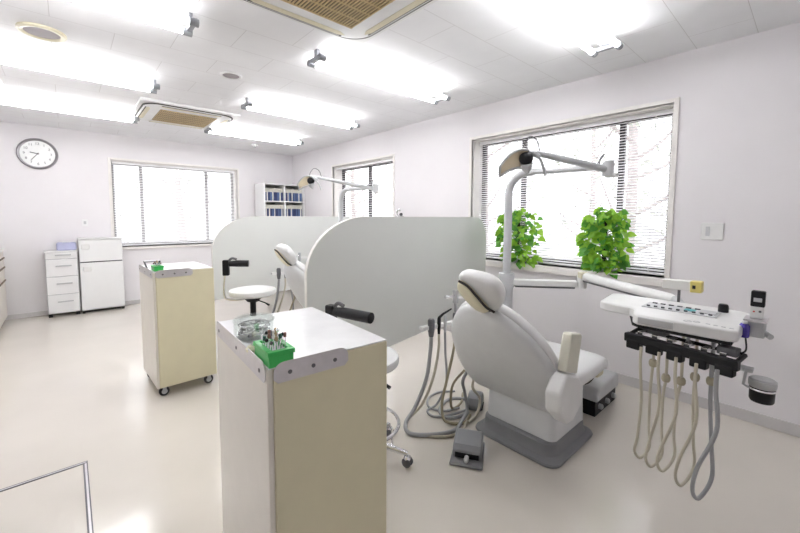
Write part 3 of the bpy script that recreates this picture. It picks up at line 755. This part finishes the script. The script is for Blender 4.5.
MB().tube([E1+V(.02,.02,0), V(2.17, .38, .885), V(2.05, .36, .880)], .022, 12).build('tray_bracket', M_lgrey, t)
outl = [(1.685, .155), (1.672, .18), (1.672, .455), (1.69, .475), (1.775, .495), (1.80, .52), (1.812, .62), (1.835, .652), (2.05, .675), (2.075, .65), (2.065, .185), (2.045, .155)]
tr = MB().prism(outl, .905, .948, 'z').build('tray', M_offw, t, bevel=.010, seg=3)
MB().prism([(1.678, .17), (1.678, .452), (1.70, .48), (2.04, .60), (2.04, .17)], .893, .908, 'z').build('under_rail', M_black, tr, bevel=.004)
MB().prism([(1.835, .235), (1.835, .485), (1.955, .485), (1.955, .235)], .948, .9515, 'z').build('instrument_recess', M_lgrey, tr, bevel=.001)
m = MB()
for k in range(9): m.box(1.850, 1.858, .25+.026*k, .262+.026*k, .9515, .958)
for k in range(6): m.box(1.930, 1.940, .30+.03*k, .318+.03*k, .9515, .956)
m.build('key_row', M_dgrey, tr, bevel=.001)
m = MB(); m.box(1.875, 1.915, .31, .345, .9515, .954); m.build('display_pad', M_teal, tr)
m = MB(); m.box(1.872, 1.925, .245, .295, .9515, .954); m.build('label_pad', M_alu, tr)
MB().box(1.668, 1.674, .335, .452, .914, .940).build('front_inset', M_alu, tr, bevel=.003)
m = MB(); m.torus((1.705, .30, .948), .012, .0015, 16, 6); m.torus((1.715, .275, .948), .010, .0015, 16, 6)
for k in range(4): m.box(1.70+.003*k, 1.708+.003*k, .17+.022*k, .182+.022*k, .948, .949)
m.build('button_marks', M_lgrey, tr)
MB().lathe([(.001, .948), (.017, .948), (.017, .972), (.014, .980), (.001, .980)], (1.985, .235, 0), 18).build('knob', M_black, tr)
# cream handle box on a stem behind the tray
MB().cyl((2.19, .425, .885), (2.19, .425, .995), .006, 10).build('handle_stem', M_dgrey, t)
hb = MB().obox((2.20, .430, 1.008), (0, -1, .03), .062, .024, .023).build('handle_box', M_edge, t, bevel=.004)
MB().obox((2.20, .360, 1.008), (0, -1, .03), .022, .027, .026).build('end_cap', M_yel, hb, bevel=.004)
MB().obox((2.1725, .366, 1.008), (0, -1, .03), .006, .001, .008).build('cap_mark', M_gap, hb)
# black hose rack below
ang = math.atan2(.344, .086)
def rk(u, w, z): # u along from the far end to the near end, w towards the back
    A, B = V(1.715, .505, 0), V(1.640, .150, 0); dd = (B-A); ax = dd.normalized(); bk = V(-ax.y, ax.x, 0)
    if bk.x < 0: bk = -bk
    q = A+dd*u+bk*w; return V(q.x, q.y, z)
ax = (V(1.640, .150, 0)-V(1.715, .505, 0)).normalized()
m = MB(); m.obox(rk(.5, .008, .838), ax, .185, .016, .018); rack = m.build('hose_rack', M_black, t, bevel=.006)
m = MB()
for k in range(5): m.obox(rk(.09+.205*k, .008, .815), ax, .026, .018, .020)
m.build('hose_saddle', M_black, rack, bevel=.006)
MB().obox(rk(.5, .085, .858), ax, .178, .006, .006).build('back_rail', M_black, rack, bevel=.002)
m = MB()
for u in (.02, .98): m.tube([rk(u, .01, .845), rk(u, .085, .858)], .008, 8)
m.build('side_bracket', M_black, rack)
for u in (.3, .52, .74):
    MB().tube([rk(u, .075, .858), rk(u, .09, .875), rk(u, .10, .888)], .006, 8).build('hanger', M_alu, rack)
for k in range(6): MB().obox(rk(.12+.15*k, .045, .860), ax, .010, .022, .007).build('clip', M_chrome, rack, bevel=.002)
MB().obox(rk(.25, .07, .873), ax, .030, .025, .012).build('valve_block', M_dgrey, rack, bevel=.003)
MB().obox(rk(.88, .06, .868), ax, .028, .02, .014).build('valve_block', M_dgrey, rack, bevel=.003)
MB().tube(spline([rk(.75, .09, .885), rk(.85, .07, .862), rk(.98, .08, .872), V(1.83, .15, .90)]), .003, 6).build('wire', M_black, rack)
tops = [.44, .376, .319, .257, .198]; bots = [(.437, .33), (.392, .322), (.350, .333), (.287, .317), (.232, .305)]; wts = [(.423, .726), (.376, .677), (.326, .681), (.283, .712), (.234, .712)]
for i in range(5):
    y0 = tops[i]; yb, zb = bots[i]; yw, zw = wts[i]; xf = 1.690-.015*i
    mt = M_hoseg if i == 4 else M_hose
    pts = [(xf, y0, .815), (xf, y0, .74), (xf+.005, y0-.008, .60), (xf+.015, yb+.004, .44), (xf+.03, yb+.016, zb+.035), (xf+.055, yb, zb), (1.785, yb-.020, zb+.04), (1.795, yb-.012, .46), (1.80, (yw+yb)/2-.002, .60), (1.80, yw, zw), (1.80, yw, .80), (1.80, yw, .89)]
    o = MB().tube(spline(pts, 8), 0.0068 if i == 4 else .0055, 10).build('hose', mt, t)
    MB().lathe([(.003, -.017), (.012, -.014), (.0155, -.006), (.0155, .006), (.012, .014), (.003, .017)], (1.80, yw, zw), 18).build('hose_weight', mat('beige_weight', (.45, .40, .29), .55), o)
# bracket with black cup, and the holder block at the near end
MB().tube([rk(.98, .0, .825), V(1.70, .145, .815), V(1.72, .125, .812)], .006, 8).build('cup_bracket', M_alu, t)
m = MB(); m.box(1.70, 1.74, .115, .150, .808, .820); m.build('cup_clamp', M_lgrey, t, bevel=.003)
MB().tube([(1.72, .133, .81), (1.715, .138, .76), (1.72, .125, .752)], .004, 8).build('cup_rod', M_alu, t)
cu = MB().lathe([(.001, 0), (.029, 0), (.032, .006), (.033, .055), (.001, .055)], (1.72, .091, .715), 26).build('cup', M_black, t)
MB().lathe([(.034, .050), (.036, .056), (.036, .074), (.030, .078), (.001, .074), (.001, .05)], (1.72, .091, .715), 26).build('cup_lid', M_alu, cu)
MB().lathe([(.0332, .040), (.0345, .042), (.0332, .046)], (1.72, .091, .715), 26).build('cup_band', M_chrome, cu)
m = MB(); m.box(1.815, 1.875, .100, .152, .905, .968); hbk = m.build('holder_block', M_alu, t, bevel=.005)
MB().box(1.80, 1.885, .095, .158, .962, .970).build('holder_shelf', M_steel, hbk, bevel=.002)
MB().tube([(1.84, .10, .92), (1.82, .085, .915)], .010, 10).build('holder_knob', M_alu, hbk)
t = thing('purple_bottle', 'small deep purple bottle in the holder at the right end of the white tray', 'bottle', (1.795, .152, .905))
MB().lathe([(.001, 0), (.013, 0), (.015, .004), (.015, .042), (.010, .050), (.001, .051)], seg=20).build('bottle_body', M_purple, t)
MB().lathe([(.001, .05), (.008, .05), (.008, .058), (.001, .059)], seg=14).build('cap', M_offw, t)
t = thing('handheld_meter', 'white and black upright device standing on the holder right of the tray', 'dental device', (1.845, .125, .970))
MB().box(-.014, .014, -.018, .018, 0, .045).build('body', M_offw, t, bevel=.003)
MB().box(-.015, .015, -.019, .019, .043, .100).build('head', M_black, t, bevel=.004)
MB().box(-.0165, -.015, -.011, .011, .062, .076).build('screen', M_lgrey, t)
m = MB(); m.lathe([(.001, -.0016), (.003, -.0016), (.003, 0), (.001, 0)], (-.0145, .008, .026), 10, 'x'); m.build('red_button', M_red, t)
m = MB(); m.lathe([(.001, -.0016), (.004, -.0016), (.004, 0), (.001, 0)], (-.0145, -.008, .028), 10, 'x'); m.build('dark_button', M_dgrey, t)

# ------------------------------------------------------------------ stools
def stool(label, loc, rot, zs, r, style, la=-36.6, pad=-.03, up=0.):
    t = thing('operator_stool', label, 'stool', (*loc, 0), rot, group='white round operator stools')
    MB().lathe([(.001, zs-.055), (r*.90, zs-.055), (r*.985, zs-.045), (r, zs-.034), (r*.985, zs-.026), (r, zs-.018), (r*.975, zs-.005), (r*.88, zs), (.001, zs+.003)], seg=40).build('seat', M_vinyl, t, sharp=50)
    MB().lathe([(.001, zs-.115), (.05, zs-.115), (.075, zs-.085), (.09, zs-.056), (.001, zs-.056)], seg=20).build('seat_bracket', M_black, t)
    MB().cyl((0, 0, .10), (0, 0, zs-.11), .026, 18).build('gas_column', M_black, t)
    lc, ls = math.cos(math.radians(la)), math.sin(math.radians(la))
    MB().tube([(.064*lc, .064*ls, zs-.10), (.15*lc, .15*ls, zs-.115), (.193*lc, .193*ls, zs-.13)], [.006, .006, .010], 8).build('height_lever', M_black, t)
    MB().torus((0, 0, .20), .20, .010, 40, 8).build('foot_ring', M_chrome, t)
    MB().lathe([(.001, .075), (.045, .075), (.045, .13), (.03, .15), (.001, .15)], seg=20).build('hub', M_chrome, t)
    for k in range(5):
        a = 2*PI*k/5+.3; c, s_ = math.cos(a), math.sin(a)
        lg = MB().tube([(.03*c, .03*s_, .105), (.14*c, .14*s_, .092), (.255*c, .255*s_, .07)], [.020, .017, .013], 12).build('leg', M_chrome, t)
        cx, cy = .255*c, .255*s_
        MB().cyl((.17*c, .17*s_, .09), (.17*c, .17*s_, .20), .006, 8).build('ring_strut', M_chrome, lg)
        m = MB()
        for off in (-.013, .013): m.lathe([(.001, -.008), (.020, -.008), (.026, -.004), (.026, .004), (.020, .008), (.001, .008)], (cx, cy+off, .026), 18, 'y')
        m.build('caster', M_dgrey, lg)
        MB().ball((cx, cy, .045), .022, 12, (1, 1, .8)).build('caster_hood', M_chrome, lg)
    if style == 'arm':
        MB().tube(spline([(-.03, 0, zs-.095), (-.14, .0, zs-.10), (-.225, .0, zs-.085), (-.245, 0, zs-.03), (-.235, 0, zs+.10+up), (-.215, 0, zs+.20+up)]), .010, 10).build('arm_tube', M_chrome, t)
        MB().box(-.250, -.195, -.025, .025, zs+.13+up, zs+.27+up).build('arm_clamp', M_black, t, bevel=.008)
        MB().tube([(-.195, 0, zs+.235+up), (-.13, 0, zs+.237+up), (pad, 0, zs+.235+up)], [.024, .030, .030], 14).build('arm_pad', M_black, t)
        MB().tube(spline([(-.20, 0, zs+.26+up), (-.17, 0, zs+.285+up), (-.13, 0, zs+.275+up)]), .011, 8).build('arm_knob', M_dgrey, t)
    else:
        MB().tube(spline([(.03, 0, zs-.095), (.15, 0, zs-.10), (.235, 0, zs-.06), (.25, 0, zs+.08), (.245, 0, zs+.24)]), .011, 10).build('back_tube', M_chrome, t)
        P = []
        for k in range(13):
            a = math.radians(-62+124*k/12); P.append((.05+.20*math.cos(a), .20*math.sin(a), zs+.225))
        m = MB(); R = []
        for x, y, z in P:
            d = V(x-.05, y, 0).normalized(); c = V(x, y, z)
            R.append([c+d*.02*math.cos(q)+V(0, 0, .042*math.sin(q)) for q in [2*PI*j/14 for j in range(14)]])
        m.rings(R); m.build('backrest', M_black, t, sharp=50)
        MB().box(.22, .262, -.03, .03, zs+.19, zs+.31).build('backrest_clamp', M_dgrey, t, bevel=.008)
    return t
stool('white round stool with black arm pad between the far cabinet and far chair', (1.245, 3.42), math.radians(-30), .665, .205, 'arm')
stool('white round stool with black arm pad half hidden by the near cabinet', (1.16, 1.60), math.radians(-74), .585, .20, 'arm', -5, .06, -.025)

# ------------------------------------------------------------------ climbing plants on the sill
def plant(label, y0, hgt, spread, n, seed, yshift=0):
    rnd = random.Random(seed)
    X = XR+.045
    t = thing('climbing_plant', label, 'potted plant', (X, y0, .885), group='pothos plants on the window sill')
    MB().lathe([(.001, 0), (.042, 0), (.052, .02), (.056, .085), (.050, .085), (.046, .07), (.001, .07)], seg=28).build('pot', M_pot, t)
    MB().lathe([(.001, .066), (.046, .066), (.046, .074), (.001, .078)], seg=20).build('soil', M_moss, t)
    MB().cyl((0, 0, .06), (0, 0, hgt*.80), .017, 14).build('moss_pole', M_moss, t)
    la, lb, st = MB(), MB(), MB()
    for i in range(n):
        f = (i+rnd.random())/n
        z = .03+f*(hgt-.05); w = spread*(.55+.55*math.sin(PI*min(1, max(0, .12+.72*(1-f)))))*(.45 if f > .92 else 1)
        a = rnd.uniform(0, 2*PI); rr = w*math.sqrt(rnd.uniform(.06, 1))
        x = -abs(math.cos(a))*min(rr*.75, .15)+rnd.uniform(-.02, .015); y = math.sin(a)*rr+yshift*(1-f)
        x = min(x, .03)
        p = V(x, y, z+rnd.uniform(-.03, .03)); p.z = max(p.z, .015 if x > -.05 else -.06)
        out = V(x*1.0-.02, y, 0); out = out.normalized() if out.length > .01 else V(-1, 0, 0)
        d = (out*rnd.uniform(.3, 1)+V(rnd.uniform(-.5, .2), rnd.uniform(-.6, .6), rnd.uniform(-.9, .15))).normalized()
        nrm = (V(-.9, -.35, .55)+V(rnd.uniform(-.6, .6), rnd.uniform(-.7, .7), rnd.uniform(-.3, .6))).normalized()
        sd = d.cross(nrm).normalized(); nrm = sd.cross(d).normalized()
        L = rnd.uniform(.045, .082); W = L*rnd.uniform(.36, .46)
        prof = [(0, .06), (-.06, .45), (.06, .86), (.28, 1.0), (.52, .82), (.76, .44), (.92, .14), (1, 0.0)]
        vs = []; 
        for tt, ww in prof:
            bend = -.18*tt*tt*L
            mid = p+d*(tt*L)+nrm*bend
            vs += [mid+sd*(ww*W)+nrm*(.20*ww*W), mid if tt >= 0 else p+nrm*0, mid-sd*(ww*W)+nrm*(.20*ww*W)]
        fs = []
        for k in range(len(prof)-1):
            b = k*3; fs += [(b, b+1, b+4, b+3), (b+1, b+2, b+5, b+4)]
        mx = max(v.x for v in vs)
        if mx > .054: vs = [v-V(mx-.054, 0, 0) for v in vs]
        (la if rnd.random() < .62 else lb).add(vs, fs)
        q = V(rnd.uniform(-.012, .012), rnd.uniform(-.012, .012), max(.07, min(hgt*.8, z-.03)))
        e = vs[1]; st.tube([q, (q+e)/2+V(0, 0, .015), e], .0018, 5)
    la.build('foliage', M_leaf, t, sharp=180); lb.build('shaded_foliage', M_leaf2, t, sharp=180); st.build('stems', M_stem, t)
    return t
plant('climbing green plant on the sill behind the light pole', 1.965, .535, .20, 220, 3, -.06)
plant('fuller climbing green plant at the middle of the large window sill', 1.165, .525, .165, 260, 11)

# ------------------------------------------------------------------ outside the windows
struct(MB().box(XR+.6, XR+14, -8, 18, -.6, -.5).build('ground', M_out))
struct(MB().box(-12, XR+.6, YB+.7, YB+14, -.6, -.5).build('ground_back', M_out))
def tree(label, x, y, h, seed):
    rnd = random.Random(seed); t = thing('garden_tree', label, 'tree', (x, y, -.5), group='bare trees outside the windows')
    MB().tube(spline([(0, 0, 0), (.05, .03, h*.3), (-.04, -.02, h*.6), (.02, .05, h)]), [.12-.07*k/24 for k in range(25)], 10).build('trunk', M_bark, t)
    m = MB()
    for k in range(9):
        z = h*(.25+.07*k); a = rnd.uniform(0, 2*PI); L = rnd.uniform(.8, 1.6)
        m.tube(spline([(0, 0, z), (L*.5*math.cos(a), L*.5*math.sin(a), z+.3), (L*math.cos(a), L*math.sin(a), z+.8)]), [.035-.028*j/16 for j in range(17)], 7)
    m.build('branches', M_bark, t)
    m = MB()
    for k in range(260):
        z = h*rnd.uniform(.35, 1.05); a = rnd.uniform(0, 2*PI); r = rnd.uniform(.3, 1.7); c = V(r*math.cos(a), r*math.sin(a), z)
        u = V(rnd.uniform(-1, 1), rnd.uniform(-1, 1), rnd.uniform(-1, 1)).normalized(); w = u.orthogonal().normalized()
        m.add([c-u*.07, c+w*.035, c+u*.07, c-w*.035], [(0, 1, 2, 3)])
    m.build('leaves', M_fol, t)
tree('slim tree nearest outside the large window', 6.4, 1.9, 4.0, 1)
tree('slim tree outside the left half of the large window', 7.6, 5.4, 4.4, 2)
tree('slim tree farthest outside the large window', 11.2, 4.3, 4.6, 3)
tree('slim tree outside the back wall window', 2.3, 11.5, 4.2, 4)
tree('slim tree outside the narrow right window', 7.2, 10.4, 4.2, 5)

# ------------------------------------------------------------------ light and camera
w = bpy.data.worlds.new('daylight'); S.world = w; w.use_nodes = True
nt = w.node_tree; bg = nt.nodes['Background']
tc = nt.nodes.new('ShaderNodeTexCoord'); nz = nt.nodes.new('ShaderNodeTexNoise'); nz.inputs['Scale'].default_value = 2.5
rp = nt.nodes.new('ShaderNodeValToRGB'); rp.color_ramp.elements[0].color = (.90, .93, 1, 1); rp.color_ramp.elements[1].color = (1, 1, 1, 1)
nt.links.new(tc.outputs['Generated'], nz.inputs['Vector']); nt.links.new(nz.outputs['Fac'], rp.inputs['Fac']); nt.links.new(rp.outputs['Color'], bg.inputs['Color'])
bg.inputs['Strength'].default_value = 1.9

yaw, pit, roll = 0.729624102, 0.0711466754, 0.00441628067
F, CY = 371.9336, 243.4099
cy, sy, cp, sp = math.cos(yaw), math.sin(yaw), math.cos(pit), math.sin(pit)
f = V(sy*cp, cy*cp, -sp); r = V(cy, -sy, 0); u = r.cross(f)
r2 = r*math.cos(roll)+u*math.sin(roll); u2 = -r*math.sin(roll)+u*math.cos(roll)
cam = bpy.data.cameras.new('camera'); co = bpy.data.objects.new('camera', cam); C.objects.link(co)
M = Matrix(((r2.x, u2.x, -f.x, 0), (r2.y, u2.y, -f.y, 0), (r2.z, u2.z, -f.z, 1.33), (0, 0, 0, 1)))
co.matrix_world = M
cam.sensor_width = 36; cam.lens = F/800*36; cam.shift_y = -(266.5-CY)/800; cam.clip_start = .02
S.camera = co
S.view_settings.view_transform = 'Standard'; S.view_settings.look = 'None'; S.view_settings.gamma = 1; S.view_settings.exposure = .56
S.view_settings.use_curve_mapping = False
for o in bpy.data.objects:
    if o.get('_o') is not None: del o['_o']
